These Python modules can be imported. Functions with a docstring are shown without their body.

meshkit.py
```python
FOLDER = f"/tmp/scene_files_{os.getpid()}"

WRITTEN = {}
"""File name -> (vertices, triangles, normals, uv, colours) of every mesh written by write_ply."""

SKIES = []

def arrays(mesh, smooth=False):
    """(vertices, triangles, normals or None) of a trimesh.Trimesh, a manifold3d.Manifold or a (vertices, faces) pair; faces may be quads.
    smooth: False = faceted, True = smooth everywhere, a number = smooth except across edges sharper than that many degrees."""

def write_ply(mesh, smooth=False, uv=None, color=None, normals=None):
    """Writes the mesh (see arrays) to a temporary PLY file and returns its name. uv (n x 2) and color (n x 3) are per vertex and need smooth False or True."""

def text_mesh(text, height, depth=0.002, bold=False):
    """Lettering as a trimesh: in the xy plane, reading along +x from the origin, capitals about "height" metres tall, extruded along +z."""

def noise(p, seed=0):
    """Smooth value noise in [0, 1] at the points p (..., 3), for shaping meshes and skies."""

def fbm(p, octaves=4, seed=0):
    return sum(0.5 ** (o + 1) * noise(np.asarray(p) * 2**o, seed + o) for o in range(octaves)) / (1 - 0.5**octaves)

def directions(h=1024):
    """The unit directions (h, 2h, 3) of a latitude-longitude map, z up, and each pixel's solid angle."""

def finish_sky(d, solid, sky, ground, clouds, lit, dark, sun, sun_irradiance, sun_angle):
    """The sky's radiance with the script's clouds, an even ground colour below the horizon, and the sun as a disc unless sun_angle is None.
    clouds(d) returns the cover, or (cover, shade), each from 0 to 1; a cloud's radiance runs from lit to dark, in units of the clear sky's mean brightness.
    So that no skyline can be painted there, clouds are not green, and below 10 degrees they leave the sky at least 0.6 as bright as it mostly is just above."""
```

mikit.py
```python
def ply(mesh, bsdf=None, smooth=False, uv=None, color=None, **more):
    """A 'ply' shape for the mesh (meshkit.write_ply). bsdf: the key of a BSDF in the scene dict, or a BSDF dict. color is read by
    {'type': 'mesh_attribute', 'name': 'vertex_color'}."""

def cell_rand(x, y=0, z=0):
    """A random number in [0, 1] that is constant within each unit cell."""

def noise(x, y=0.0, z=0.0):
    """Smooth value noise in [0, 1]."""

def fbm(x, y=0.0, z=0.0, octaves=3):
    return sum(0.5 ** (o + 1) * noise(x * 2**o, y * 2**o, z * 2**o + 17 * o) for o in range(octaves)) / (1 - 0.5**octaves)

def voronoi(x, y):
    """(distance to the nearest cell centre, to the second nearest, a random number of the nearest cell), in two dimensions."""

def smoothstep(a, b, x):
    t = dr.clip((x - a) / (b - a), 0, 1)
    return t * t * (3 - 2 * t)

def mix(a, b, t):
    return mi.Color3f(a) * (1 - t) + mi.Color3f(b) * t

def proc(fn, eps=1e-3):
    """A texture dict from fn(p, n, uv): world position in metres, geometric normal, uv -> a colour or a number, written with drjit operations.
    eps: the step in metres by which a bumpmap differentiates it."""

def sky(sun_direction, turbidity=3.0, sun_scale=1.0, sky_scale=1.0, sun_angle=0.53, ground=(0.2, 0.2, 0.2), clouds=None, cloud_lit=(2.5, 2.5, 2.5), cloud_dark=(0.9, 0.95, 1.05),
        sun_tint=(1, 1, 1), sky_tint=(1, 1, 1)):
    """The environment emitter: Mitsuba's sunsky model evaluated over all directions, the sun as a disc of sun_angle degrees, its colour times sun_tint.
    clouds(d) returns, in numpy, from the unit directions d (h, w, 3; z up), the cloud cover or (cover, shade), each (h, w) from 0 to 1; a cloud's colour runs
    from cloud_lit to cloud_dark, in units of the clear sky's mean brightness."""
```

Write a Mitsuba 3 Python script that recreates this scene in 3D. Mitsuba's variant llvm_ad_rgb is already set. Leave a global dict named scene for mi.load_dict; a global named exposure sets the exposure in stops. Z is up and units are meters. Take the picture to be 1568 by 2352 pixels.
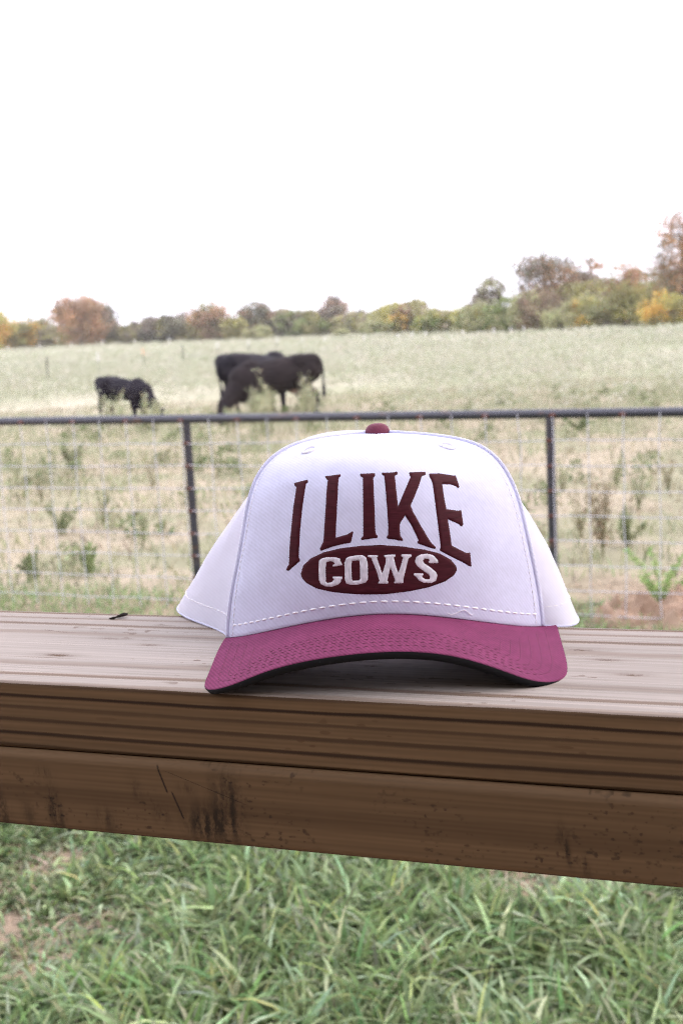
import math, random
import numpy as np, trimesh, mitsuba as mi, mikit, meshkit
import drjit as dr
import manifold3d as m3
from scipy.interpolate import CubicSpline, LinearNDInterpolator
from scipy.spatial import Delaunay
from shapely.geometry import Polygon, Point
from mikit import noise, fbm, smoothstep, mix, proc

T = mi.ScalarTransform4f
rng = np.random.default_rng(7)
scene, labels = {}, {}

# ---------------------------------------------------------------- camera, sky, exposure
EYE = np.array([0, 0, 1.87])
PITCH, ROLL = 0.1566, 0.0542
_F = np.array([0, math.cos(PITCH), -math.sin(PITCH)])
_U0 = np.array([0, math.sin(PITCH), math.cos(PITCH)])
_U = _U0 * math.cos(ROLL) + np.array([1., 0, 0]) * math.sin(ROLL)
scene['camera'] = {'type': 'thinlens', 'to_world': T().look_at(origin=EYE.tolist(), target=(EYE + _F).tolist(), up=_U.tolist()),
                   'fov': 2 * math.degrees(math.atan(784 / 2700)), 'fov_axis': 'x', 'aperture_radius': 0.0012, 'focus_distance': 0.585,
                   'near_clip': 0.02, 'far_clip': 4000.0}
SUN = (0.80, 0.12, 0.60)
scene['sky'] = mikit.sky(SUN, turbidity=3, sun_scale=0.10, sky_scale=1.0, sun_angle=50, ground=(.2, .19, .15),
                         clouds=lambda d: 1.0, cloud_lit=(2.42, 2.40, 2.74), sun_tint=(1, .96, .93))
exposure = 3.35

# ---------------------------------------------------------------- helpers
def numbered(name):
    if name not in scene and name not in labels and not any(k.startswith(name + '__') for k in scene): return name
    n = 1
    while any(k == f'{name}_{n:03d}' or k.startswith(f'{name}_{n:03d}__') for k in list(scene) + list(labels)): n += 1
    return f'{name}_{n:03d}'
def thing(name, label, cat, group=None):
    key = numbered(name); labels[key] = {'label': label, 'category': cat}
    if group: labels[key]['group'] = group
    return key
def obj(name, shape, parent=None, label=None, kind=None):
    key = numbered(parent + '__' + name if parent else name)
    scene[key] = shape
    if label or kind: labels[key] = {**({'label': label} if label else {}), **({'kind': kind} if kind else {})}
    return key
def grid_mesh(G, flip=False):
    n, m = G.shape[:2]
    i, j = np.meshgrid(np.arange(n - 1), np.arange(m - 1), indexing='ij')
    q = np.stack([i * m + j, (i + 1) * m + j, (i + 1) * m + j + 1, i * m + j + 1], -1).reshape(-1, 4)
    if flip: q = q[:, ::-1]
    return G.reshape(-1, 3), np.vstack([q[:, [0, 1, 2]], q[:, [0, 2, 3]]])
def join(parts):
    vs, fs, at = [], [], 0
    for v, f in parts:
        vs.append(np.asarray(v)); fs.append(np.asarray(f) + at); at += len(v)
    return np.vstack(vs), np.vstack(fs)
def tube(pts, r, sides=6, cap=True):
    p = np.asarray(pts, float); n = len(p)
    t = np.gradient(p, axis=0); t /= np.linalg.norm(t, axis=1, keepdims=True) + 1e-12
    ref = np.array([0, 0, 1.]) if abs(t[:, 2]).mean() < .8 else np.array([1., 0, 0])
    a_ = np.cross(t, ref); a_ /= np.linalg.norm(a_, axis=1, keepdims=True) + 1e-12
    b_ = np.cross(t, a_); an = np.arange(sides) * 2 * np.pi / sides
    r = np.broadcast_to(r, (n,))[:, None, None]
    v = (p[:, None] + r * (np.cos(an)[None, :, None] * a_[:, None] + np.sin(an)[None, :, None] * b_[:, None])).reshape(-1, 3)
    f = []
    for i in range(n - 1):
        for k in range(sides):
            A, B, C, D = i * sides + k, i * sides + (k + 1) % sides, (i + 1) * sides + (k + 1) % sides, (i + 1) * sides + k
            f += [(A, B, C), (A, C, D)]
    if cap:
        v = np.vstack([v, p[:1], p[-1:]])
        for k in range(sides):
            f += [((k + 1) % sides, k, n * sides), ((n - 1) * sides + k, (n - 1) * sides + (k + 1) % sides, n * sides + 1)]
    return v, np.array(f)
def ellipsoid(c, r, sub=2):
    s = trimesh.creation.icosphere(sub)
    return s.vertices * np.asarray(r) + np.asarray(c), s.faces
def rgb(*c): return {'type': 'rgb', 'value': list(c)}
def matte(col, rough=.8, spec=.3, bump=None, eps=1e-3, **kw):
    d = {'type': 'principled', 'base_color': col if isinstance(col, dict) else rgb(*col), 'roughness': rough, 'specular': spec, **kw}
    if bump: d = {'type': 'bumpmap', 'arbitrary': proc(bump, eps), 'scale': 1.0, 'bsdf': d}
    return {'type': 'twosided', 'bsdf': d}
# ---------------------------------------------------------------- frames
A = 0.32636; CA, SA = math.cos(A), math.sin(A)            # the porch rail and the yard fence run parallel, turned by A
V0, RZ = 0.4936, 1.70                                     # rail: distance of its front face, height of its top
def rail(u, v, z):                                        # rail frame -> world (arrays allowed)
    u, v, z = np.broadcast_arrays(np.asarray(u, float), v, z); v = v + V0
    return np.stack([u * CA + v * SA, -u * SA + v * CA, z], -1)
def uvz(p): return p.x * CA - p.y * SA, p.x * SA + p.y * CA - V0, p.z - RZ
PSI = math.radians(4.5)
CAP = np.array([.018, .66, RZ])
def cap(P):                                               # cap frame (metres) -> world
    P = np.asarray(P)
    return CAP + P[..., :1] * [math.cos(PSI), -math.sin(PSI), 0] + P[..., 1:2] * [math.sin(PSI), math.cos(PSI), 0] + P[..., 2:3] * [0, 0, 1]

# ---------------------------------------------------------------- materials
def ring_wood(pu, pv, seed, period, pale, late, soft):
    def rings(p):
        u, v, z = uvz(p)
        w = .0050 * fbm(u * 2.1 + seed, v * 5, z * 5, 2) + .0014 * noise(u * 9 + seed, v * 22, z * 22) + .0004 * noise(u * 45, v * 60, z * 200)
        return dr.sqrt(dr.square(v - pv) + dr.square(z - pu)) + w, u, v, z
    def col(p, n, uv):
        r, u, v, z = rings(p)
        k = r / period + .55 * noise(r * 60 + seed, seed)
        ph = k - dr.floor(k)
        dark = smoothstep(.52, .74, ph) * (1 - smoothstep(.84, 1., ph)) * (.35 + .75 * mikit.cell_rand(dr.floor(k), seed))
        fine = noise(u * 14, v * 900, z * 900)
        c = mix(pale, late, dr.clip(dark, 0, 1) * soft)
        c = c * (.84 + .32 * fine) * (.86 + .28 * fbm(u * 6 + seed, v * 30, z * 30, 3))
        return c, u, v, z
    def relief(p, n, uv):
        r, u, v, z = rings(p)
        k = r / period + .55 * noise(r * 60 + seed, seed); ph = k - dr.floor(k)
        return .00007 * smoothstep(.3, .88, ph) * (1 - smoothstep(.9, 1., ph)) + .00009 * noise(u * 30, v * 1200, z * 1200)
    return col, relief
def blot(u, v, cu, cv, ru, rv): return dr.exp(-dr.square((u - cu) / ru) - dr.square((v - cv) / rv))
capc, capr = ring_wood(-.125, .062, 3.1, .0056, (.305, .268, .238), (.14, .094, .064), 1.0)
cap_shade, _ = ring_wood(-.125, .062, 3.1, .0056, (.138, .084, .043), (.024, .012, .006), 1.1)   # same pine painted darker: shade on the front face put into its colour
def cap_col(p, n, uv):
    c, u, v, z = capc(p, n, uv); c2, _, _, _ = cap_shade(p, n, uv)
    edge_jitter = .0006 * (noise(u * 160, v * 900, z * 900) - .5) + .0009 * (noise(u * 23, 0., 3.) - .5)
    c = dr.select((v + 1.3 * z + edge_jitter > -.0002) | (v > .004), c, c2)  # pale top, shade-darkened front face, ragged split along the arris
    k = mi.Float(0)
    for cu, cv, s in ((-.352, .0485, 1.), (-.174, .053, .55), (-.2589, .041, .3), (-.0461, .056, .6), (-.31, .075, .5), (-.075, .095, .55), (-.34, .085, .4), (-.06, .079, .5), (.25, .05, 1.), (-.7, .06, 1.)):
        k += s * (.9 * blot(u, v, cu, cv, .0055, .0016) + .35 * blot(u, v, cu, cv + .001, .013, .004))
    k *= smoothstep(-.012, -.003, z) * (.5 + noise(u * 700, v * 1500))
    scratch = blot(u, v, -.357, .044, .018, .0008) * smoothstep(-.006, -.001, z)
    speck = smoothstep(.80, .86, noise(u * 160, v * 420, z * 420)) * smoothstep(.55, .75, noise(u * 31 + 4, v * 60, z * 60))
    return mix(c, (.085, .045, .022), dr.clip(k + .5 * scratch + .55 * speck, 0, .92))
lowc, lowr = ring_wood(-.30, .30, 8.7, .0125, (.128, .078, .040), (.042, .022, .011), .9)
def low_col(p, n, uv):
    c, u, v, z = lowc(p, n, uv)
    m = mi.Float(0)                                       # mildew and rubbed-in dirt, streaked up the face
    for cu, cz, ru, rz, s in ((-.3605, -.068, .004, .010, .9), (-.329, -.066, .0038, .013, 1.1), (-.345, -.070, .004, .008, .5), (-.30, -.068, .006, .007, .6), (-.268, -.062, .004, .005, .7),
                              (-.245, -.066, .010, .009, 1.2), (-.232, -.060, .007, .014, .9), (-.226, -.047, .006, .012, .55), (-.250, -.048, .004, .003, .5), (-.0706, -.060, .0018, .009, .9),
                              (-.064, -.070, .002, .005, .6), (-.33, -.045, .006, .003, .5), (-.278, -.050, .003, .006, .45), (.2, -.06, .01, .01, 1.), (-.6, -.06, .02, .01, 1.), (.5, -.055, .015, .015, 1.)):
        m += s * blot(u + (z + .06) * .22, z, cu, cz, ru, rz)
    m = .8 * m * smoothstep(.15, .8, .5 * noise(u * 420, z * 90, 3.) + .3 * noise(u * 1200, z * 500, 5.) + .2 * noise(u * 2600, z * 1500, 8.)) * 1.3
    for cu, cz, su, s in ((-.2655, -.044, .35, 1.), (-.258, -.057, .4, .9), (-.243, -.0465, 3., .8)):   # pencil-thin scratches
        m += s * dr.exp(-dr.square(((u - cu) - (z - cz) * -su) / .0005)) * smoothstep(.0075, .006, dr.abs(z - cz))
    speck = smoothstep(.62, .9, fbm(u * 420, z * 560, 2., 2)) * smoothstep(.5, .75, noise(u * 40, z * 60, 7.))
    return mix(c, (.018, .013, .009), dr.clip(m + .6 * speck, 0, .9))
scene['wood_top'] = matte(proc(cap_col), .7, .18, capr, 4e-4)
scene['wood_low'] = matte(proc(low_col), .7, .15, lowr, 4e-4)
def twill_lines(p, q): return .5 + .5 * dr.sin(6.2832 * q / .0016)
def twill(p, n, uv): return .00012 * twill_lines(p, p.x * .8 + p.y * .3 + p.z * .6) + .00006 * noise((p.x + p.z * .5) * 900, p.y * 500, p.z * 250) + .00045 * fbm(p.x * 55, p.y * 55, p.z * 55, 3)
def weave(c, amt, f=1100.):
    return lambda p, n, uv: mi.Color3f(c) * (1 - amt + 2 * amt * (.35 * twill_lines(p, p.x * .8 + p.y * .3 + p.z * .6) + .35 * noise((p.x + .55 * p.z) * f, p.y * f * .6, p.z * f * .3) + .3 * fbm(p.x * 120, p.y * 120, p.z * 120, 2)))
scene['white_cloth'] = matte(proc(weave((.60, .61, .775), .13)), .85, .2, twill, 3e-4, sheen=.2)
scene['thin_white_cloth'] = {'type': 'bumpmap', 'arbitrary': proc(twill, 3e-4), 'scale': 1.0, 'bsdf': {'type': 'principledthin', 'base_color': proc(weave((.80, .80, .925), .05)), 'roughness': .8, 'diff_trans': .75, 'eta': 1.2, 'spec_trans': 0.0}}
scene['white_thread'] = matte((.90, .89, .92), .6, .3)
scene['pink_cloth'] = matte(proc(weave((.142, .027, .074), .5)), .85, .15, twill, 3e-4, sheen=.2, sheen_tint=.8)
scene['pink_thread'] = matte((.13, .0235, .062), .7, .3)
scene['maroon_cloth'] = matte(proc(weave((.135, .025, .05), .2)), .75, .3, sheen=.5)
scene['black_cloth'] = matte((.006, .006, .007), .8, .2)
def satin(p, n, uv): return mi.Color3f(.052, .0075, .013) * (.55 + .9 * noise(p.x * 260, p.y * 260, p.z * 2600)) 
def satin_relief(p, n, uv): return .00013 * noise(p.x * 240, p.y * 240, p.z * 2300)
scene['maroon_thread'] = matte(proc(satin), .55, .12, satin_relief, 2e-4)
scene['silver_thread'] = matte(proc(lambda p, n, uv: mi.Color3f(.62, .60, .66) * (.8 + .4 * noise(p.x * 1500, p.y * 900, p.z * 400))), .45, .4)
scene['leaf'] = {'type': 'principledthin', 'base_color': {'type': 'mesh_attribute', 'name': 'vertex_color'}, 'roughness': .5, 'diff_trans': .7, 'eta': 1.4, 'spec_trans': 0.0}
scene['blade'] = {'type': 'principledthin', 'base_color': {'type': 'mesh_attribute', 'name': 'vertex_color'}, 'roughness': .32, 'diff_trans': .6, 'eta': 1.5, 'spec_trans': 0.0}
scene['bark'] = matte(proc(lambda p, n, uv: mix((.10, .08, .065), (.2, .17, .14), noise(p.x * 9, p.y * 9, p.z * 2))), .9, .2)
def pipe_col(p, n, uv):
    r = smoothstep(.62, .8, fbm(p.x * 9, p.y * 9, p.z * 22, 3))
    return mix(mi.Color3f(.026, .026, .04) * (.7 + .6 * noise(p.x * 30, p.y * 30, p.z * 30)), (.10, .045, .025), r * .7)
scene['pipe_paint'] = matte(proc(pipe_col), .27, .9)
scene['rust'] = matte(proc(lambda p, n, uv: mix((.17, .075, .055), (.09, .04, .035), noise(p.x * 140, p.y * 140, p.z * 140))), .9, .2)
scene['galvanized'] = {'type': 'twosided', 'bsdf': {'type': 'principled', 'base_color': rgb(.60, .60, .65), 'metallic': .1, 'roughness': .5}}
scene['coat'] = matte(proc(lambda p, n, uv: mix((.008, .007, .011), (.024, .019, .027), fbm(p.x * 5, p.y * 5, p.z * 5, 3))), .6, .12)
scene['brown_coat'] = matte(proc(lambda p, n, uv: mix((.010, .008, .009), (.032, .023, .024), fbm(p.x * 4, p.y * 4, p.z * 4, 3))), .65, .09)
scene['hide_pale'] = matte((.25, .17, .14), .8, .3)
scene['post_white'] = matte((.75, .73, .70), .7, .3)
scene['post_orange'] = matte((.75, .47, .30), .7, .3)
scene['post_dark'] = matte((.06, .065, .06), .7, .3)
def ground_col(p, n, uv):
    big = fbm(p.x * .9, p.y * .9, 0., 3); mid = fbm(p.x * 6, p.y * 6, 3., 3); fine = noise(p.x * 60, p.y * 60, p.z * 60)
    soil = mix((.20, .145, .105), (.36, .285, .205), mid) * (.75 + .5 * fine)
    straw = mix((.33, .285, .21), (.25, .24, .16), smoothstep(.4, .65, big)) * (.75 + .5 * fine)
    far = mix((.36, .345, .265), (.28, .30, .20), smoothstep(.35, .7, fbm(p.x * .12, p.y * .12, 1., 3)))
    d = p.y + 2.5 * (big - .5)
    return mix(mix(soil, straw, smoothstep(6.5, 9., d)), far, smoothstep(22, 45, p.y + 14 * (mid - .5)))
scene['soil'] = matte(proc(ground_col), .95, .1)
scene['red_dirt'] = matte(proc(lambda p, n, uv: mix((.24, .15, .10), (.42, .315, .235), fbm(p.x * 22, p.y * 22, p.z * 22, 3))), .95, .1)
scene['porch_boards'] = matte(proc(lambda p, n, uv: mix((.36, .30, .24), (.28, .22, .17), noise(p.x * 2, p.y * 40, p.z * 40))), .7, .3)
scene['house_paint'] = matte((.55, .53, .50), .8, .3)
scene['bark_dark'] = matte((.02, .014, .011), .8, .3)
scene['weed_stem'] = matte((.20, .20, .10), .8, .3)
scene['eyelet_dark'] = matte((.5, .49, .56), .9, .2)
ROOF_V = -1.18
FZ0 = 1.146
# ---------------------------------------------------------------- ground
def sm(a, b, x):
    t = np.clip((np.asarray(x, float) - a) / (b - a), 0, 1); return t * t * (3 - 2 * t)
def zg(x, y):
    x, y = np.broadcast_arrays(np.asarray(x, float), np.asarray(y, float))
    P = np.stack([x, y, 0 * x], -1)
    z = .10 * (meshkit.fbm(P * .35, 3, 2) - .5) * sm(1.5, 4, y) + .05 * (meshkit.fbm(P * 2.2, 3, 5) - .5)
    z = z + .45 * (meshkit.fbm(P * .03, 2, 9) - .5) * sm(20, 70, y)
    return z + .65 * sm(60, 200, y) * sm(5, -55, x)
ys = np.concatenate([np.linspace(-30, 2, 30), np.linspace(2.2, 10, 120), np.linspace(10.2, 30, 90), np.geomspace(30.6, 1500, 110)])
uu = np.linspace(-1, 1, 181); uu = .35 * uu + .65 * uu ** 3
X = uu[None] * (26 + 1.3 * np.maximum(ys, 0))[:, None]; Y = np.broadcast_to(ys[:, None], X.shape)
obj('ground', mikit.ply(grid_mesh(np.stack([X, Y, zg(X, Y)], -1), flip=True), 'soil', True), kind='structure')

# ---------------------------------------------------------------- vegetation generators: numpy arrays of triangles with a colour per vertex
class Leaves:
    def __init__(self): self.v, self.f, self.c, self.n = [], [], [], 0
    def add(self, V, F, C):
        self.v.append(V); self.f.append(F + self.n); self.c.append(C); self.n += len(V)
    def ply(self, bsdf): return mikit.ply((np.vstack(self.v), np.vstack(self.f)), bsdf, False, color=np.vstack(self.c))
    def blades(self, pos, h, az, lean, width, col, seg=3, tw=.5):
        N = len(pos); t = np.linspace(0, 1, seg + 1)
        d = np.stack([np.cos(az), np.sin(az), 0 * az], -1)
        wa = az + np.pi / 2 + tw * rng.normal(size=N); wd = np.stack([np.cos(wa), np.sin(wa), 0 * wa], -1)
        hor = (lean * h)[:, None] * t ** 1.7; ver = h[:, None] * (t * np.sqrt(np.maximum(1 - .45 * lean[:, None] * t, .15)) - .30 * lean[:, None] * t ** 3)
        c = pos[:, None] + hor[..., None] * d[:, None] + ver[..., None] * [0, 0, 1]
        wt = (width[:, None] * np.minimum(1, 1.25 * (1 - t ** 2.2)) * .5)[..., None] * wd[:, None]
        V = np.concatenate([c[:, :-1] - wt[:, :-1], c[:, :-1] + wt[:, :-1], c[:, -1:]], 1)   # seg left, seg right, tip
        F = []
        for k in range(seg - 1): F += [(k, seg + k, seg + k + 1), (k, seg + k + 1, k + 1)]
        F.append((seg - 1, 2 * seg - 1, 2 * seg))
        F = (np.array(F)[None] + (np.arange(N) * (2 * seg + 1))[:, None, None]).reshape(-1, 3)
        self.add(V.reshape(-1, 3), F, np.repeat(col, 2 * seg + 1, 0))
    def quads(self, pos, size, col, flat=0., aspect=1.6, nrm=None):
        N = len(pos); a_ = rng.normal(size=(N, 3)); a_[:, 2] *= (1 - flat); a_ /= np.linalg.norm(a_, axis=1, keepdims=True)
        b_ = rng.normal(size=(N, 3)); b_[:, 2] *= (1 - flat); b_ -= (b_ * a_).sum(1, keepdims=True) * a_; b_ /= np.linalg.norm(b_, axis=1, keepdims=True) + 1e-9
        b_ = np.where((np.cross(a_, b_)[:, 2] < 0)[:, None], -b_, b_)
        s = np.broadcast_to(size, (N,))[:, None]
        V = np.stack([pos - a_ * s * aspect * .5, pos + b_ * s * .42, pos + a_ * s * aspect * .5, pos - b_ * s * .42], 1).reshape(-1, 3)
        F = (np.array([(0, 1, 2), (0, 2, 3)])[None] + (np.arange(N) * 4)[:, None, None]).reshape(-1, 3)
        self.add(V, F, np.repeat(col, 4, 0))
def tint(base, N, var=.25, hue=.08):
    return np.clip(1.12 * np.asarray(base, float) * (1 + var * rng.normal(size=(N, 1))) * (1 + hue * rng.normal(size=(N, 3))), .008, .85)
def scatter(n, y0, y1, k=.40, x0=.6, power=1.0):
    """points in the wedge before the camera, evenly per square metre (power 1) or thinning with distance"""
    t = rng.random(n)
    y = np.sqrt(y0 ** 2 + t * (y1 ** 2 - y0 ** 2)) if power == 1 else y0 * (y1 / y0) ** t
    x = (rng.random(n) * 2 - 1) * (x0 + k * y)
    return x, y
def on(x, y): return np.stack([x, y, zg(x, y) - .01], -1)
def N2(x, y, f, s, o=3): return meshkit.fbm(np.stack([x * f, y * f, 0 * x], -1), o, s)

# near lawn: hummocks of broad bent blades, low ragged grass and bare straw between
L = Leaves()
lush = lambda x, y: N2(x, y, 1.35, 3, 2) + .35 * (N2(x, y, 4.2, 8, 2) - .5)
x, y = scatter(8500, 2.35, 6.2, .44, .5)
g = lush(x, y); keep = g + .10 * rng.normal(size=len(x)) > .35; x, y, g = x[keep], y[keep], g[keep]
for per, hm, wm, base in ((7, .085, .0155, (.175, .245, .11)), (6, .080, .0155, (.365, .435, .26)), (1, .085, .010, (.34, .41, .17))):
    n = len(x); px = np.repeat(x, per) + rng.normal(size=n * per) * .03; py = np.repeat(y, per) + rng.normal(size=n * per) * .03
    cl = np.repeat((.7 + .5 * rng.random(n)) * (.55 + 1.2 * np.clip(g - .33, 0, .4) / .3), per)
    h = hm * cl * (.5 + .8 * rng.random(n * per))
    L.blades(on(px, py), h, rng.random(n * per) * 2 * np.pi, .35 + .8 * rng.random(n * per), wm * (.55 + .7 * rng.random(n * per)), tint(np.array(base) * np.repeat(.68 + .62 * rng.random((n, 1)), per, 0), n * per, .2, .08), 4)
n = 36000; x, y = scatter(n, 2.35, 7.5, .44, .5)
L.blades(on(x, y), .03 + .05 * rng.random(n), rng.random(n) * 6.283, .5 + 1.1 * rng.random(n), .007 + .009 * rng.random(n), tint((.26, .31, .19), n, .35, .1), 3)
n = 22000; x, y = scatter(n, 2.35, 8.0, .44, .5); k = lush(x, y) < .46; x, y = x[k], y[k]; n = len(x)
L.blades(on(x, y), .03 + .07 * rng.random(n), rng.random(n) * 6.283, .7 + 1.2 * rng.random(n), .003 + .004 * rng.random(n), tint((.42, .34, .26), n, .25, .06), 3)
n = 22000; x, y = scatter(n, 5.6, 9.0, .40, .5); k = y < 7.85 - .36 * x + .35 * rng.random(n); x, y = x[k], y[k]; n = len(x)
L.blades(on(x, y), .04 + .09 * rng.random(n), rng.random(n) * 6.283, .3 + .8 * rng.random(n), .005 + .004 * rng.random(n), tint((.25, .35, .16), n, .2, .08), 3)
obj('lawn_grass', L.ply('blade'), kind='stuff')

# dry pasture behind the fence
L = Leaves()
n = 42000; x, y = scatter(n, 8.0, 33, .36, .8)
g = N2(x, y, .55, 21)
col = np.where((g > .47)[:, None], tint((.30, .32, .19), n, .2, .06), tint((.38, .345, .25), n, .2, .05))
L.blades(on(x, y), (.05 + .16 * rng.random(n)) * (.5 + 1.1 * g), rng.random(n) * 6.283, .3 + .9 * rng.random(n), .008 + .010 * rng.random(n), col, 3)
x, y = scatter(230, 8.6, 27, .36, .6)
for a_, b_ in zip(x, y):                                    # low green weeds
    if N2(np.array([a_]), np.array([b_]), .4, 33)[0] < .44: continue
    hh = .10 + .26 * rng.random(); n = 90
    t = rng.random(n); P = np.stack([a_ + rng.normal(size=n) * .10 * (1.2 - t), b_ + rng.normal(size=n) * .1, zg(a_, b_) + t * hh], -1)
    L.quads(P, .022 + .02 * rng.random(n), tint(((.17, .21, .10), (.22, .25, .14), (.28, .29, .18))[rng.integers(3)], n, .25, .08))
obj('pasture_grass', L.ply('leaf'), kind='stuff')

# tall pale flowering weeds filling the field
L = Leaves()
def plumes(n, y0, y1, per, size, hm, spread, thr, cols, power):
    x, y = scatter(n, y0, y1, .36, 2., power)
    g = N2(x, y, .16, 41); k = (g + .3 * rng.random(n) > thr) & ((y > 29.5) | (x > 1.2) | (y < 20) | (rng.random(n) < .12)); x, y, g = x[k], y[k], g[k]; n = len(x)
    hh = hm * (.45 + .7 * rng.random(n)) * (.6 + .8 * g)
    t = np.sqrt(rng.random((n, per))); sp = spread * (.35 + .9 * t)
    P = np.stack([x[:, None] + rng.normal(size=(n, per)) * sp, y[:, None] + rng.normal(size=(n, per)) * sp, zg(x, y)[:, None] + t * hh[:, None]], -1).reshape(-1, 3)
    ci = np.repeat(rng.integers(len(cols), size=n), per); tt = t.reshape(-1)
    top = np.array(cols)[ci]; low = np.array([.32, .34, .22])
    c = 1.15 * top * (1 + .1 * rng.normal(size=(n * per, 1)))
    stemmy = (rng.random(n * per) > .25 + .75 * tt)[:, None]
    c = np.clip(np.where(stemmy, 1.2 * low * (1 + .1 * rng.normal(size=(n * per, 1))), c), .02, .8)
    L.quads(P, size * (.6 + .8 * rng.random(n * per)), c, flat=.5)
PALE = [(.48, .48, .38), (.46, .475, .36), (.54, .525, .44), (.39, .415, .29), (.49, .46, .37)]
plumes(900, 9.5, 26, 60, .024, .44, .10, .63, [(.36, .37, .25), (.30, .33, .2), (.40, .37, .28)], 1)
plumes(3200, 20, 46, 30, .045, .78, .10, .58, PALE, 1)
plumes(5200, 34, 75, 16, .075, .72, .16, .50, PALE, 1)
plumes(9000, 60, 210, 10, .17, .65, .30, .35, PALE, 0)
obj('field_weeds', L.ply('leaf'), kind='stuff')
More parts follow.
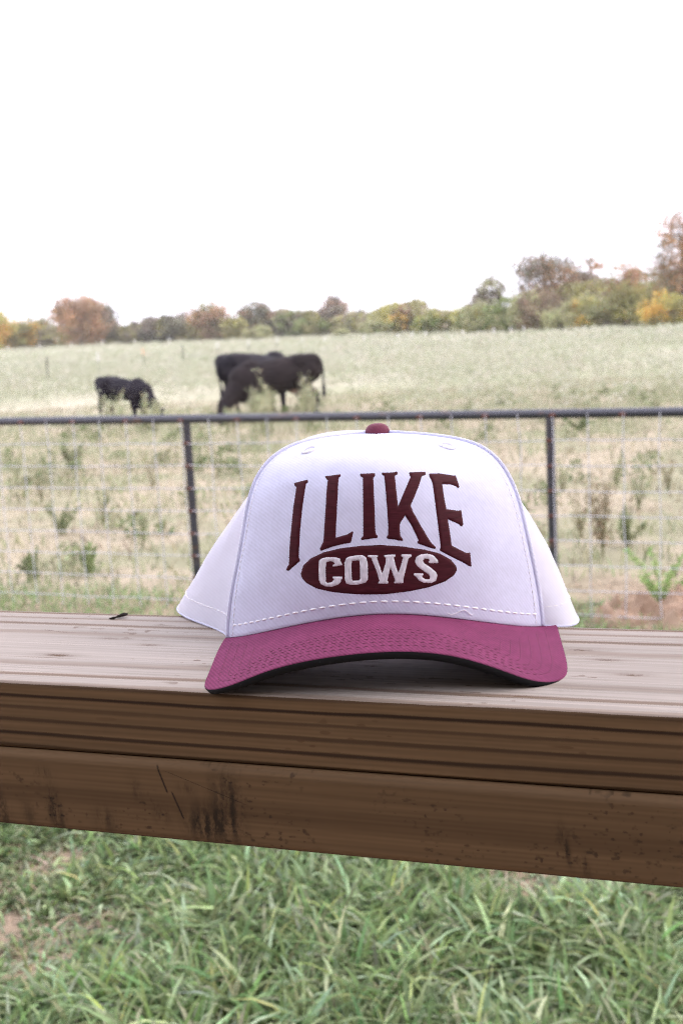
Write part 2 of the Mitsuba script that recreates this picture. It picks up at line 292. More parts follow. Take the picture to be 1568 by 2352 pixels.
# ---------------------------------------------------------------- trees along the far edge of the field
OLIVE, GREEN, DARK, GOLD, RUST, BROWN, GREY, PALEG, LIME = (.225, .21, .10), (.19, .225, .095), (.145, .14, .095), (.55, .38, .12), (.37, .225, .125), (.28, .19, .125), (.22, .19, .155), (.33, .33, .19), (.34, .32, .12)
def tree(px, D, top, half, cols, label, dense=1., low=.12, kind='tree', leaf=.24, clumps=None):
    """px: place across the view and D: distance give the spot; top: height of the crown in metres; half: half width in metres"""
    x = (px - 784) / 2700 * D; y = D * 1.0; z0 = float(zg(x, y))
    key = thing('pasture_tree' if kind == 'tree' else 'pasture_bush', label, kind)
    nc = clumps or int(16 + 14 * dense)
    half = half * 1.3
    cz = z0 + top * (low + (1 - low) * .5)
    c = rng.normal(size=(nc, 3)); c /= np.linalg.norm(c, axis=1, keepdims=True); c *= (rng.random((nc, 1)) ** .3) * .82
    C = np.stack([x + c[:, 0] * half, y + c[:, 1] * half, cz + c[:, 2] * top * (1 - low) * .5], -1)
    R = (.17 + .20 * rng.random(nc)) * min(half, top * .55)
    L = Leaves(); per = int(70 * dense + 25)
    for k in range(nc):
        P = C[k] + rng.normal(size=(per, 3)) * R[k] * [.72, .72, .55]; P = P[P[:, 2] > z0 + .05]
        base = 1.3 * np.array(cols[rng.integers(len(cols))])
        L.quads(P, leaf * (.6 + .8 * rng.random(len(P))), tint(base, len(P), .15, .05), flat=.35)
    obj('crown', L.ply('leaf'), key)
    parts = []
    r0 = .032 * top
    stem = np.array([[x, y, z0 - .15], [x + .02 * half, y, z0 + top * .25], [x - .04 * half, y, z0 + top * .5], [x + .05 * half, y, z0 + top * .78]])
    parts.append(tube(stem, [r0, r0 * .8, r0 * .55, r0 * .15], 6))
    for k in range(min(nc, 8)):
        s = stem[1] * (1 - .3 * (k % 3)) + stem[2] * .3 * (k % 3)
        m = (s + C[k]) / 2 + [0, 0, .06 * top]
        parts.append(tube(np.array([s, m, C[k]]), [r0 * .45, r0 * .3, r0 * .1], 5))
    obj('trunk', mikit.ply(join(parts), 'bark', True), key)
def htop(px, ytop, D):
    """height above the ground of something whose top stands at row ytop in column px (used once, to size the trees)"""
    hz = 793.3 - .05434 * (px + 31)
    x = (px - 784) / 2700 * D
    return 1.87 + (hz - ytop) / 2700 * D - float(zg(x, D))
for px, D, yt, hw, cols, den, low, kind, lab in (
    (15, 205, 722, 50, [GOLD, GOLD, LIME], 1., .02, 'tree', 'golden yellow tree at the far left edge of the treeline'),
    (78, 212, 736, 36, [LIME, OLIVE, GOLD], 1., .02, 'tree', 'olive yellow tree between the golden tree and the big rust oak'),
    (122, 228, 733, 32, [GREY, OLIVE], .9, .02, 'tree', 'grey green tree close behind the left side of the rust oak'),
    (216, 208, 688, 52, [RUST, BROWN, RUST, BROWN], 1.5, .06, 'tree', 'big rust brown oak standing tallest on the left of the treeline'),
    (262, 214, 699, 34, [GREY, BROWN, DARK], 1.2, .03, 'tree', 'grey brown tree joined to the right side of the rust oak'),
    (312, 215, 757, 25, [OLIVE, GREY], .9, .0, 'tree', 'low olive tree just right of the rust oak'),
    (350, 222, 741, 32, [GREY, DARK, GREY], .9, .0, 'tree', 'grey tree above the calf in the far treeline'),
    (392, 224, 738, 26, [BROWN, GREY], .9, .0, 'tree', 'small brown tree left of the gap above the wire fence posts'),
    (428, 220, 734, 38, [OLIVE, GREY, DARK], 1., .0, 'tree', 'wide grey green tree left of the tall rust tree behind the cows'),
    (462, 232, 722, 30, [GREY, GREY, BROWN], .9, .05, 'tree', 'thin grey tree peeping up behind the grey green trees'),
    (514, 214, 711, 42, [RUST, BROWN, BROWN, OLIVE], 1.2, .0, 'tree', 'rust topped tree straight above the back cow'),
    (566, 205, 737, 27, [LIME, OLIVE], .9, .0, 'tree', 'yellow green tree right of the rust topped tree'),
    (624, 212, 712, 46, [BROWN, GREY, DARK, BROWN], 1.2, .0, 'tree', 'broad brown grey tree above the front cow'),
    (617, 188, 752, 26, [PALEG, PALEG], .8, .0, 'bush', 'pale green bush in front of the broad brown grey tree'),
    (692, 208, 726, 32, [GREEN, DARK, OLIVE], 1., .0, 'tree', 'dark green tree right of the front cow'),
    (738, 200, 735, 32, [GREEN, OLIVE], 1., .0, 'tree', 'mid green tree left of the tall grey brown tree'),
    (788, 204, 698, 34, [BROWN, GREY, BROWN], 1.1, .05, 'tree', 'tall grey brown tree above the cap button'),
    (858, 196, 720, 44, [DARK, GREY, OLIVE], 1., .0, 'tree', 'low dark tree right of the tall grey brown tree'),
    (884, 170, 738, 40, [GREEN, PALEG, OLIVE], .9, .0, 'bush', 'green bush in front of the low dark tree'),
    (806, 175, 757, 18, [PALEG], .6, .0, 'bush', 'small pale bush near the middle of the treeline'),
    (948, 172, 715, 40, [DARK, OLIVE, GOLD, BROWN], 1., .0, 'tree', 'dark tree with yellow tops right of the middle'),
    (1024, 150, 711, 44, [LIME, OLIVE, GREEN], 1., .0, 'tree', 'yellow green tree left of the light green bush'),
    (1110, 128, 703, 48, [PALEG, GREEN, LIME], 1., .0, 'bush', 'light green rounded bush before the climbing treeline'),
    (1112, 140, 672, 30, [GREY, PALEG], .35, .2, 'tree', 'nearly bare pale tree behind the light green bush'),
    (1150, 134, 640, 30, [GREY, PALEG], .4, .2, 'tree', 'thin leafless looking tree left of the tall dark oak'),
    (1192, 122, 684, 44, [GREEN, PALEG, GREEN], 1., .0, 'tree', 'green tree below and left of the tall dark oak'),
    (1272, 126, 593, 68, [BROWN, DARK, BROWN, GREY], 1.25, .3, 'tree', 'tall dark brown oak with an open crown right of centre'),
    (1352, 130, 622, 42, [DARK, GREY, BROWN], .8, .25, 'tree', 'dark tree leaning out from the right of the tall oak'),
    (1372, 138, 588, 34, [GREY, RUST], .28, .2, 'tree', 'sparse pinkish tree fading into the sky right of the tall oak'),
    (1250, 115, 676, 58, [(.24, .19, .13), PALEG, (.22, .17, .13)], 1., .0, 'bush', 'dusty tan bush under the tall dark oak'),
    (1356, 110, 686, 46, [GOLD, LIME, PALEG], 1., .0, 'bush', 'yellow bush between the tan bush and the rust trees'),
    (1300, 108, 712, 36, [PALEG, OLIVE], .8, .0, 'bush', 'low pale green bush before the yellow bush'),
    (1402, 118, 680, 40, [PALEG, GREY], .8, .0, 'bush', 'grey green bush right of the yellow bush'),
    (1462, 120, 610, 56, [RUST, RUST, BROWN, OLIVE], 1.1, .08, 'tree', 'orange rust tree left of the tallest tree'),
    (1448, 108, 658, 56, [LIME, OLIVE, PALEG], 1., .0, 'bush', 'olive bush at the foot of the orange rust tree'),
    (1584, 106, 492, 72, [BROWN, RUST, DARK, BROWN], 1.3, .25, 'tree', 'tallest tree cut off by the right edge of the photo'),
    (1560, 112, 608, 60, [RUST, BROWN, OLIVE], 1.1, .0, 'tree', 'rust tree under the tallest tree at the right edge'),
    (1546, 100, 672, 48, [OLIVE, GOLD, LIME], 1., .0, 'bush', 'yellow olive bush at the right edge of the treeline')):
    tree(px, D, (1.22 if 300 < px < 1000 else 1.08) * htop(px, yt, D), hw / 2700 * D, cols, lab, den, low, kind, leaf=.0020 * D)

L = Leaves()                                                # brush and saplings that close the line under the crowns
for a_, b_, Da, Db, n, hh in ((-40, 420, 232, 228, 6500, 4.0), (400, 800, 230, 208, 8000, 4.6), (780, 1000, 206, 172, 5200, 4.2), (990, 1240, 160, 136, 4800, 3.0), (1220, 1640, 132, 118, 11000, 4.4)):
    t_ = rng.random(n); D = Da + (Db - Da) * t_ + 4 * rng.normal(size=n); x = (a_ + (b_ - a_) * t_ - 784) / 2700 * D
    env = hh * (.35 + 1.1 * N2(x, D * 0, .16, 55))
    P = np.stack([x, D, zg(x, D) + env * rng.random(n) ** .8], -1)
    pick = (N2(x, D, .22, 77, 2) * 9).astype(int) % 5
    c = np.array([OLIVE, (.27, .23, .17), PALEG, LIME, OLIVE])[pick]
    L.quads(P, .0028 * D * (.6 + .7 * rng.random(n)), np.clip(1.4 * c * (1 + .12 * rng.normal(size=(n, 1))), .02, .8), flat=.35)
obj('far_thicket', L.ply('leaf'), kind='stuff')
# ---------------------------------------------------------------- porch: rail boards, posts, and the house behind the camera
def board(u0, u1, v0, v1, z0, z1, r, nu, wob=0., seed=0):
    pts = []
    for cx, cz, a0 in ((v1 - r, z1 - r, 0), (v0 + r, z1 - r, 90), (v0 + r, z0 + r, 180), (v1 - r, z0 + r, 270)):
        for k in range(6):
            t = math.radians(a0 + 18 * k); pts.append((cx + r * math.cos(t), cz + r * math.sin(t)))
    pts = np.array(pts); us = np.linspace(u0, u1, nu)
    off = wob * (meshkit.fbm(np.stack([us * 7 + seed, 0 * us, 0 * us], -1), 3, seed) - .5)
    G = np.stack([rail(u, pts[:, 0] * 1., pts[:, 1] + o) for u, o in zip(us, off)])
    G = np.concatenate([G, G[:, :1]], 1)
    v, f = grid_mesh(G)
    n, m = G.shape[:2]
    caps = [(0, k, k + 1) for k in range(1, m - 2)] + [((n - 1) * m, (n - 1) * m + k + 1, (n - 1) * m + k) for k in range(1, m - 2)]
    return v, np.vstack([f, caps])
W = .1412
pr = thing('porch_rail', 'pale pine porch rail of two stacked boards with the cap resting on it', 'railing')
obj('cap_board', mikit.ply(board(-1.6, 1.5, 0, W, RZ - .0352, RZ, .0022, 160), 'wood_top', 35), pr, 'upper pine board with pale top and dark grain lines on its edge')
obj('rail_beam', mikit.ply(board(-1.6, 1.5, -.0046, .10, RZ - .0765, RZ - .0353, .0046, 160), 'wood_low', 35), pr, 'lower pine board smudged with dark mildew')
for u in (-1.35, 1.3):
    G = board(-.044, .044, .006, .094, -.05, 1, .004, 2)
    v = np.array([rail(u + du, vv, zz) for du in (-.044, .044) for vv in (.006, .094) for zz in (-.1, RZ - .0768)])
    obj('post', mikit.ply((v, np.array([(0, 1, 3), (0, 3, 2), (4, 6, 7), (4, 7, 5), (0, 4, 5), (0, 5, 1), (2, 3, 7), (2, 7, 6), (0, 2, 6), (0, 6, 4), (1, 5, 7), (1, 7, 3)])), 'wood_low'), pr)
BOXF = np.array([(0, 1, 3), (0, 3, 2), (4, 6, 7), (4, 7, 5), (0, 4, 5), (0, 5, 1), (2, 3, 7), (2, 7, 6), (0, 2, 6), (0, 6, 4), (1, 5, 7), (1, 7, 3)])
def rbox(u0, u1, v0, v1, z0, z1):
    return np.array([rail(u, v, z) for u in (u0, u1) for v in (v0, v1) for z in (z0, z1)]), BOXF
house = thing('porch_house', 'house wall, deck and porch roof behind the viewer', 'house')
obj('deck', mikit.ply(rbox(-5, 5, -3.2, .09, .60, .66), 'porch_boards'), house)
obj('wall', mikit.ply(rbox(-5, 5, -3.4, -3.21, -.2, 4.2), 'house_paint'), house)
obj('roof', mikit.ply(rbox(-5, 5, -3.2, ROOF_V, 3.0, 3.2), 'porch_boards'), house)
for u in (-4.6, 4.6):
    obj('pillar', mikit.ply(rbox(u, u + .1, ROOF_V - .5, ROOF_V - .4, .665, 2.995), 'porch_boards'), house)

# dark chip lying on the plank
ch = thing('wood_chip', 'small dark curled wood chip lying near the back edge of the rail', 'wood chip')
pts = np.array([rail(-.359 + s, .1285 + .004 * math.sin(s * 200), RZ + .0013 + .0006 * math.sin(s * 500)) for s in np.linspace(-.0045, .0050, 9)])
obj('sliver', mikit.ply(tube(pts, [.0003, .0006, .0009, .0005, .0009, .0010, .0011, .0008, .0003], 6), 'bark_dark', True), ch)
obj('sliver', mikit.ply(tube(pts[4:] + [0, .0015, .0003], [.0003, .0006, .0008, .0006, .0003], 6), 'bark_dark', True), ch)

# ---------------------------------------------------------------- yard fence: painted pipe with a welded wire panel
FD = 7.46
def fen(s, z, out=0.):
    s = np.asarray(s, float)
    return np.stack([s * CA + out * SA, FD - s * SA + out * CA, np.broadcast_to(z, s.shape) * 1.], -1)
NTH = ['first', 'second', 'third', 'fourth', 'fifth', 'sixth', 'seventh', 'eighth', 'ninth', 'tenth', 'eleventh']
fz = lambda s: 1.305 - .0137 * s
ff = thing('yard_fence', 'dark painted pipe fence with a galvanized wire panel between lawn and pasture', 'fence')
s_ = np.linspace(-6.2, 6.2, 30)
obj('top_rail', mikit.ply(tube(fen(s_, fz(s_)), .029, 16), 'pipe_paint', 50), ff)
POSTS = [-5.85, -3.45, -1.05, 1.346, 3.75, 6.1]
for s in POSTS:
    z = np.linspace(-.15, fz(s) - .02, 14); z0 = float(zg(*fen(s, 0.)[:2]))
    obj('post', mikit.ply(tube(fen(np.full(14, s), z), .0275, 14), 'pipe_paint', 50), ff)
HZ = [FZ0 - .1524 * k for k in range(8)]
for k in range(-25, 27):
    s = -1.075 + .2036 * k
    if abs(s) > 5.9: continue
    kink = .004 * rng.normal(size=7)
    zz = np.linspace(.04, fz(s) + .004, 7)
    obj('wire', mikit.ply(tube(fen(s + kink, zz, -.034), .0031, 5), 'galvanized', True), ff)
    if k % 2 == 0:
        obj('rust_weld', mikit.ply(ellipsoid(fen(s, fz(s) - .006, -.027), (.026, .010, .014), 1), 'rust', True), ff)
for z in HZ:
    ss = np.linspace(-5.9, 5.9, 60)
    obj('wire', mikit.ply(tube(fen(ss, z - .0137 * ss + .003 * rng.normal(size=60), -.0282), .0031, 5), 'galvanized', True), ff)
    for s in POSTS[1:5]:
        obj('rust_weld', mikit.ply(ellipsoid(fen(s, z - .0137 * s, -.026), (.028, .009, .011), 1), 'rust', True), ff)
# ---------------------------------------------------------------- far fence posts
def tpost(x, y, h, top, lab, group=None):
    z0 = float(zg(x, y)); k = thing('fence_post', lab, 'fence post', group)
    v = [(-.025, 0), (.025, 0), (.025, .008), (.006, .008), (.006, .04), (-.006, .04), (-.006, .008), (-.025, .008)]
    w = max(1., y / 60)
    me = trimesh.creation.extrude_polygon(Polygon([(p * w, q * w) for p, q in v]), h + .3, engine='earcut'); me.apply_translation([x, y, z0 - .3])
    obj('stake', mikit.ply(me, 'post_dark' if top != 'all' else 'post_white'), k)
    if top in ('white', 'orange', 'all'):
        m2 = trimesh.creation.extrude_polygon(Polygon([(p * w * 1.25, q * w * 1.25) for p, q in v]).buffer(.008), h * .3, engine='earcut'); m2.apply_translation([x, y - .004, z0 + h * .72])
        obj('painted_top', mikit.ply(m2, 'post_white' if top != 'orange' else 'post_orange'), k)
for px, D, top, lab in ((1, 40, 'dark', 'dark fence post cut by the left edge of the photo'), (133, 46, 'dark', 'dark fence post left of the calf'), (250, 52, 'white', 'white topped post above the rump of the calf'),
                        (353, 59, 'orange', 'orange topped post above the head of the calf'), (443, 66, 'dark', 'tall dark post between the calf and the cows'), (523, 70, 'white', 'white topped post above the rump of the back cow'),
                        (594, 76, 'white', 'white topped post above the middle of the cows'), (659, 82, 'white', 'white topped post above the rump of the front cow')):
    tpost((px - 784) / 2700 * D, D, 1.25, top, lab)
for i, px in enumerate((49, 121, 192, 264, 336, 415)): tpost((px - 784) / 2700 * 190, 190, 1.0, 'all', f'{NTH[i]} tiny pale post from the left at the foot of the far left treeline', 'pale posts before the left treeline')
for i, px in enumerate((717, 768, 858, 934, 965, 997, 1081, 1152, 1190, 1220)): tpost((px - 784) / 2700 * 108, 108, .95, 'all', f'{NTH[i]} tiny white post from the left where the field meets the middle treeline', 'white posts before the middle treeline')

# ---------------------------------------------------------------- cattle
def chain(m, pts, mirror=False):
    for (x0, y0, z0, r0), (x1, y1, z1, r1) in zip(pts[:-1], pts[1:]):
        for s in ((1, -1) if mirror else (1,)):
            a_ = m3.Manifold.sphere(r0, 20).translate((x0, s * y0, z0)); b_ = m3.Manifold.sphere(r1, 20).translate((x1, s * y1, z1))
            m.append(m3.Manifold.batch_hull([a_, b_]))
def cow(label, x, y, yaw, sc, head, step=.05, tailswing=0., pale=None, coat='coat', belly=1., tilt=0.):
    """head: neck and head joints in the animal's frame (x forward)"""
    key = thing('cow' if sc > .85 else 'calf', label, 'cow' if sc > .85 else 'calf', None)
    z0 = float(zg(x, y)); M = T().translate([x, y, z0]).rotate([0, 0, 1], yaw).rotate([0, 1, 0], tilt).scale(sc)
    def put(name, mesh, mat, smooth=True): obj(name, {**mikit.ply(mesh, mat, smooth), 'to_world': M}, key)
    b = []
    chain(b, [(-.88, 0, 1.06, .17), (-.74, 0, .98, .30), (-.45, 0, 1.285 - .385 * belly, .385 * belly), (-.1, 0, 1.265 - .415 * belly, .415 * belly), (.25, 0, 1.21 - .40 * belly, .40 * belly), (.50, 0, 1.19 - .36 * belly, .36 * belly), (.66, 0, .90, .28)])
    chain(b, [(-.82, .13, 1.12, .17), (-.5, .17, 1.12, .17)], True)
    chain(b, [(-.62, .0, 1.19, .12), (0, 0, 1.10, .14), (.42, 0, 1.08, .13)])
    chain(b, [(.52, 0, .66, .24), (.68, 0, .60, .17)])
    chain(b, [(.42, .14, .95, .2), (.47, .17, .75, .15), (.45, .17, .56, .095), (.47, .165, .36, .06), (.47, .165, .30, .052), (.48, .165, .12, .046), (.50, .165, .07, .055)], True)
    st = step
    for s, o in ((1, st), (-1, -st)):
        chain(b, [(-.68, s * .15, .98, .23), (-.58 + o, s * .19, .74, .16), (-.70 + o, s * .18, .55, .085), (-.80 + o * 1.5, s * .17, .46, .065), (-.76 + o * 1.8, s * .165, .30, .048), (-.73 + o * 2, s * .165, .12, .045), (-.70 + o * 2, s * .165, .07, .055)])
    chain(b, [(.45, 0, 1.02, .27)] + head[:1]); chain(b, head)
    m = m3.Manifold.batch_boolean(b, m3.OpType.Add).refine_to_length(.045).to_mesh()
    tm = trimesh.Trimesh(m.vert_properties[:, :3], m.tri_verts); tm.merge_vertices()
    trimesh.smoothing.filter_taubin(tm, iterations=14)
    put('body', tm, coat)
    for px_, py_ in ((.505, .165), (.505, -.165), (-.69 + 2 * st, .165), (-.69 - 2 * st, -.165)):
        h = m3.Manifold.batch_hull([m3.Manifold.sphere(.05, 12).scale((1.2, 1, .5)).translate((px_ + .01, py_, .03)), m3.Manifold.sphere(.042, 12).scale((1, 1, .5)).translate((px_ - .01, py_, .085))]).to_mesh()
        put('hoof', (h.vert_properties[:, :3], h.tri_verts), 'coat', 40)
    tl = np.array([(-.93, 0, 1.20), (-1.02, 0, 1.12), (-1.05, .02, .95), (-1.04, tailswing * .5, .72), (-1.02, tailswing, .5), (-1.0, tailswing, .36)])
    tl = CubicSpline(np.arange(6), tl)(np.linspace(0, 5, 22))
    put('tail', tube(tl, np.concatenate([np.linspace(.04, .018, 14), [.022, .035, .045, .05, .048, .04, .028, .01]]), 8), 'coat')
    p0, p1 = np.array(head[-2][:3]), np.array(head[-1][:3])
    f = (p1 - p0) / np.linalg.norm(p1 - p0); up = np.array([-f[2], 0, f[0]])
    for s in (1, -1):
        c = p0 - .10 * f + np.array([0, s * .16, 0]) + .03 * up
        e = ellipsoid((0, 0, 0), (.045, .11, .018), 2)
        put('ear', (e[0] @ np.array([f, [0, 1, 0], up]) + c, e[1]), 'coat')
        put('eye', ellipsoid(p0 + .06 * f + np.array([0, s * .095, 0]) + .045 * up, (.018,) * 3, 1), 'coat')
    if pale: put('udder', ellipsoid((-.42, 0, .60), (.16, .12, .10), 2), 'hide_pale')
    return key
GRAZE = [(.74, 0, .84, .21), (.95, 0, .62, .165), (1.12, 0, .44, .14), (1.20, 0, .32, .12), (1.28, 0, .12, .075)]
GRAZE_LEFT = [(.76, .05, .78, .21), (.96, .12, .58, .175), (1.10, .2, .46, .16), (1.16, .24, .36, .13), (1.22, .29, .13, .08)]
cow('black cow facing right with tail hanging, half hidden behind the nearer cow', -1.66, 26.2, 46, 1.10, GRAZE, .02, -.03)
cow('black cow grazing with head down to the left, nearest of the cattle', -1.21, 24.4, 199, 1.02, GRAZE_LEFT, .09, .05, True, 'brown_coat', belly=.88, tilt=2.5)
cow('small black calf grazing alone left of the cows', -4.66, 26.2, -34, .80, GRAZE, .03, .0, belly=.74, tilt=3)

# ---------------------------------------------------------------- weeds one can tell apart, and the dirt heap
def weed(x, y, h, spread, base, label, group, n=260, leafs=.03, cat='weed', arch=.25, lo=.25):
    key = thing('tall_weed' if cat == 'weed' else 'leafy_bush', label, cat, group)
    z0 = float(zg(x, y)); L = Leaves(); st = []
    ns = 7
    for k in range(ns):
        an = rng.random() * 6.283; d = np.array([math.cos(an), math.sin(an), 0]) * spread * (.3 + .7 * rng.random()); hh = h * (.55 + .45 * rng.random())
        t = np.linspace(0, 1, 6)[:, None]; p = np.array([x, y, z0 - .02]) + d * t ** 1.5 + np.array([0, 0, 1]) * hh * (t - arch * .3 * t ** 3)
        st.append(tube(p, np.linspace(.005, .0015, 6), 4)); m = n // ns
        tt = lo + (1 - lo) * rng.random(m); q = np.array([np.interp(tt, t[:, 0], p[:, i]) for i in range(3)]).T
        L.quads(q + rng.normal(size=(m, 3)) * [.05, .05, .035] * (h / .9) * (1.15 - .7 * tt[:, None]), leafs * (.5 + rng.random(m)), tint(base, m, .22, .07), aspect=2.)
    obj('foliage', L.ply('leaf'), key)
    obj('stems', mikit.ply(join(st), 'weed_stem', True), key)
GR = 'pale feathery weeds standing before the cows'
for i, (px, D, yt) in enumerate(((534, 21.5, 917), (549, 21.8, 912), (597, 20.5, 868), (611, 20.8, 884), (622, 21, 824), (636, 21.3, 866), (708, 21.6, 856), (718, 21.3, 834), (728, 21.8, 862))):
    h = 1.87 + (793.3 - .05434 * (px + 31) - yt) / 2700 * D
    weed((px - 784) / 2700 * D, D, h, .10, (.44, .45, .30), f'{NTH[i]} pale feathery weed from the left before the two cows', GR, 300, .024, lo=.5)
for i, (px, D, yt) in enumerate(((262, 23.5, 890), (290, 23, 872), (350, 22.8, 885), (368, 22.5, 905), (372, 23.4, 915))):
    h = 1.87 + (793.3 - .05434 * (px + 31) - yt) / 2700 * D
    weed((px - 784) / 2700 * D, D, h, .12, (.44, .45, .30), f'{NTH[i]} pale feathery weed from the left before the calf', 'pale feathery weeds before the calf', 300, .024, lo=.4)
for px, yb, hpx, wpx, c, lab in ((1525, 1398, 150, 105, (.34, .46, .19), 'bright green bushy weed on the dirt heap at the right edge'), (128, 1225, 95, 55, (.24, .27, .15), 'dark green weed behind the fence left of the left post'),
                                 (60, 1345, 90, 60, (.24, .28, .15), 'low green weed nearest the left edge behind the fence'), (185, 1330, 110, 25, (.29, .35, .17), 'thin upright green weed beside the low green weed'),
                                 (170, 1085, 90, 55, (.30, .32, .2), 'grey green weed far behind the fence at the left'), (1390, 1290, 210, 35, (.30, .25, .17), 'tall dry brown weed right of the right fence post'),
                                 (1445, 1265, 120, 60, (.24, .27, .15), 'green weed behind the tall dry brown weed'), (1340, 985, 45, 60, (.24, .28, .15), 'green weed clump under the top rail right of the right post')):
    D = 1.87 * 2700 / (yb - 793.3 + .05434 * (px + 31)); 
    weed((px - 784) / 2700 * D, D, hpx / 2700 * D, wpx / 2700 * D, c, lab, None, 2200 if px == 1510 else 800, .015 if D < 13 else .026, 'bush' if px == 1510 else 'weed')
for i, (px, yb, hpx) in enumerate(((40, 1120, 110), (92, 1150, 130), (228, 1205, 120), (318, 1255, 150), (352, 1120, 100), (505, 1085, 90), (1300, 1130, 110), (1338, 1240, 130), (1422, 1120, 120), (1475, 1180, 150), (1545, 1130, 110))):
    D = 1.87 * 2700 / (yb - 793.3 + .05434 * (px + 31))
    weed((px - 784) / 2700 * D, D, hpx / 2700 * D, 40 / 2700 * D, ((.33, .35, .22), (.36, .33, .23), (.28, .31, .17))[i % 3], f'{NTH[i]} thin wispy weed from the left standing behind the wire fence', 'wispy weeds behind the wire fence', 340, .014, lo=.15)
g = np.linspace(-1, 1, 80); gx, gy = np.meshgrid(g, g, indexing='ij')
hx, hy = 1.90 + .42 * gx, 7.05 + .42 * gy; P = np.stack([hx, hy, 0 * hx], -1)
hz_ = zg(hx, hy) - .03 + np.clip(1 - gx ** 2 - gy ** 2, 0, 1) ** .7 * (.02 + .16 * meshkit.fbm(P * 6, 3, 3) ** 1.5 + .16 * meshkit.noise(P * 17, 5) ** 3)
dh = thing('dirt_heap', 'loose heap of reddish dirt under the fence at the right edge', 'dirt heap')
scene[dh] = mikit.ply(grid_mesh(np.stack([hx, hy, hz_], -1)), 'red_dirt', 40)
# ---------------------------------------------------------------- the cap: control curves, in centimetres in the cap's own frame
# x to the wearer's left as seen from the front, y to the back, z up from the plank
CROWN = {
 'C':  [(.4,-6.7,2.2), (.5,-6.5,4.5), (.6,-5.95,7.0), (.6,-5.1,9.0), (.5,-3.7,10.15), (.4,-1.2,10.56), (.3,2.9,10.7)],
 'FR': [(5.3,-5.4,1.35), (5.2,-5.0,4.4), (4.9,-4.4,7.0), (4.4,-3.5,8.9), (3.5,-2.1,10.0), (2.3,-.2,10.5), (.8,3.1,10.68)],
 'RS': [(9.15,-2.1,.05), (8.85,-1.7,3.0), (8.4,-1.3,5.6), (7.8,-.5,7.95), (6.4,.5,9.75), (4.1,1.7,10.42), (1.05,3.4,10.65)],
 'R1': [(11.2,-1.3,0.0), (10.15,.9,3.0), (9.0,1.4,5.6), (7.55,1.6,7.8), (5.8,2.2,9.35), (3.5,2.9,10.2), (1.0,3.7,10.65)],
 'R2': [(9.7,5.0,.05), (9.0,5.1,3.2), (7.9,5.0,6.0), (6.5,4.9,8.1), (4.8,4.7,9.5), (2.8,4.4,10.25), (.8,4.0,10.65)],
 'B':  [(.5,11.0,.3), (.5,10.9,3.5), (.5,10.1,6.8), (.4,8.7,9.0), (.4,7.2,10.0), (.35,5.7,10.5), (.3,4.2,10.65)],
 'L2': [(-11.0,8.8,.3), (-9.7,8.6,3.5), (-7.9,7.6,6.6), (-6.2,6.4,8.9), (-4.5,5.4,10.15), (-2.5,4.6,10.65), (-.2,4.0,10.72)],
 'L1': [(-12.75,4.6,.2), (-10.75,4.2,3.2), (-8.5,2.9,6.1), (-6.4,2.4,8.4), (-4.6,2.7,9.9), (-2.7,3.2,10.55), (-.4,3.7,10.7)],
 'L0': [(-10.7,1.1,.1), (-9.45,1.1,3.1), (-7.95,.75,5.9), (-6.55,.9,8.5), (-4.9,1.6,10.05), (-2.95,2.4,10.62), (-.42,3.55,10.7)],
 'LS': [(-8.45,-2.1,.0), (-7.95,-1.8,3.0), (-7.3,-1.4,5.7), (-6.55,-.5,8.57), (-5.1,.5,10.12), (-3.1,1.7,10.65), (-.45,3.4,10.7)],
 'FL': [(-4.6,-5.4,1.35), (-4.35,-5.0,4.4), (-3.95,-4.4,7.2), (-3.4,-3.5,9.2), (-2.7,-2.1,10.2), (-1.7,-.2,10.6), (-.2,3.1,10.7)]}
TS = np.array([0, .25, .48, .68, .83, .93, 1.0])
def crown_patch(names, knots, ns, nt, s0=0., s1=1.):
    """Grid of points (ns, nt, 3) in metres through the named profiles."""
    prof = np.array([CubicSpline(TS, np.array(CROWN[k]))(np.linspace(0, 1, nt)) for k in names])
    return CubicSpline(knots, prof, axis=0)(np.linspace(s0, s1, ns)) / 100.
FRONT = crown_patch(['LS', 'FL', 'C', 'FR', 'RS'], [0, .25, .5, .75, 1], 97, 73)
RSIDE = crown_patch(['RS', 'R1', 'R2', 'B'], [0, .22, .55, 1], 37, 49, 0, .55)
RBACK = crown_patch(['RS', 'R1', 'R2', 'B'], [0, .22, .55, 1], 33, 49, .55, 1)
LSIDE = crown_patch(['LS', 'L0', 'L1', 'L2', 'B'], [0, .2, .4, .62, 1], 37, 49, 0, .62)
LBACK = crown_patch(['LS', 'L0', 'L1', 'L2', 'B'], [0, .2, .4, .62, 1], 33, 49, .62, 1)
# the brim: inner edge under the front panel, outer edge; matched parameter
inner = FRONT[:, 0, :] * 100.
OUT = np.array([(-8.5,-2.4,.05), (-8.4,-5.5,.12), (-8.15,-9.5,.12), (-7.9,-11.6,.08), (-6.9,-12.7,.42), (-5.0,-13.0,1.15), (-2.6,-13.3,1.8), (.6,-13.4,2.12),
                (3.8,-13.35,1.85), (6.2,-13.2,1.02), (8.0,-12.8,.28), (9.0,-11.9,.06), (9.5,-10.0,.08), (9.7,-6.0,.1), (9.85,-2.2,.1)])
OUTK = np.array([0, .05, .12, .17, .22, .31, .405, .5, .6, .69, .77, .82, .88, .95, 1.0])
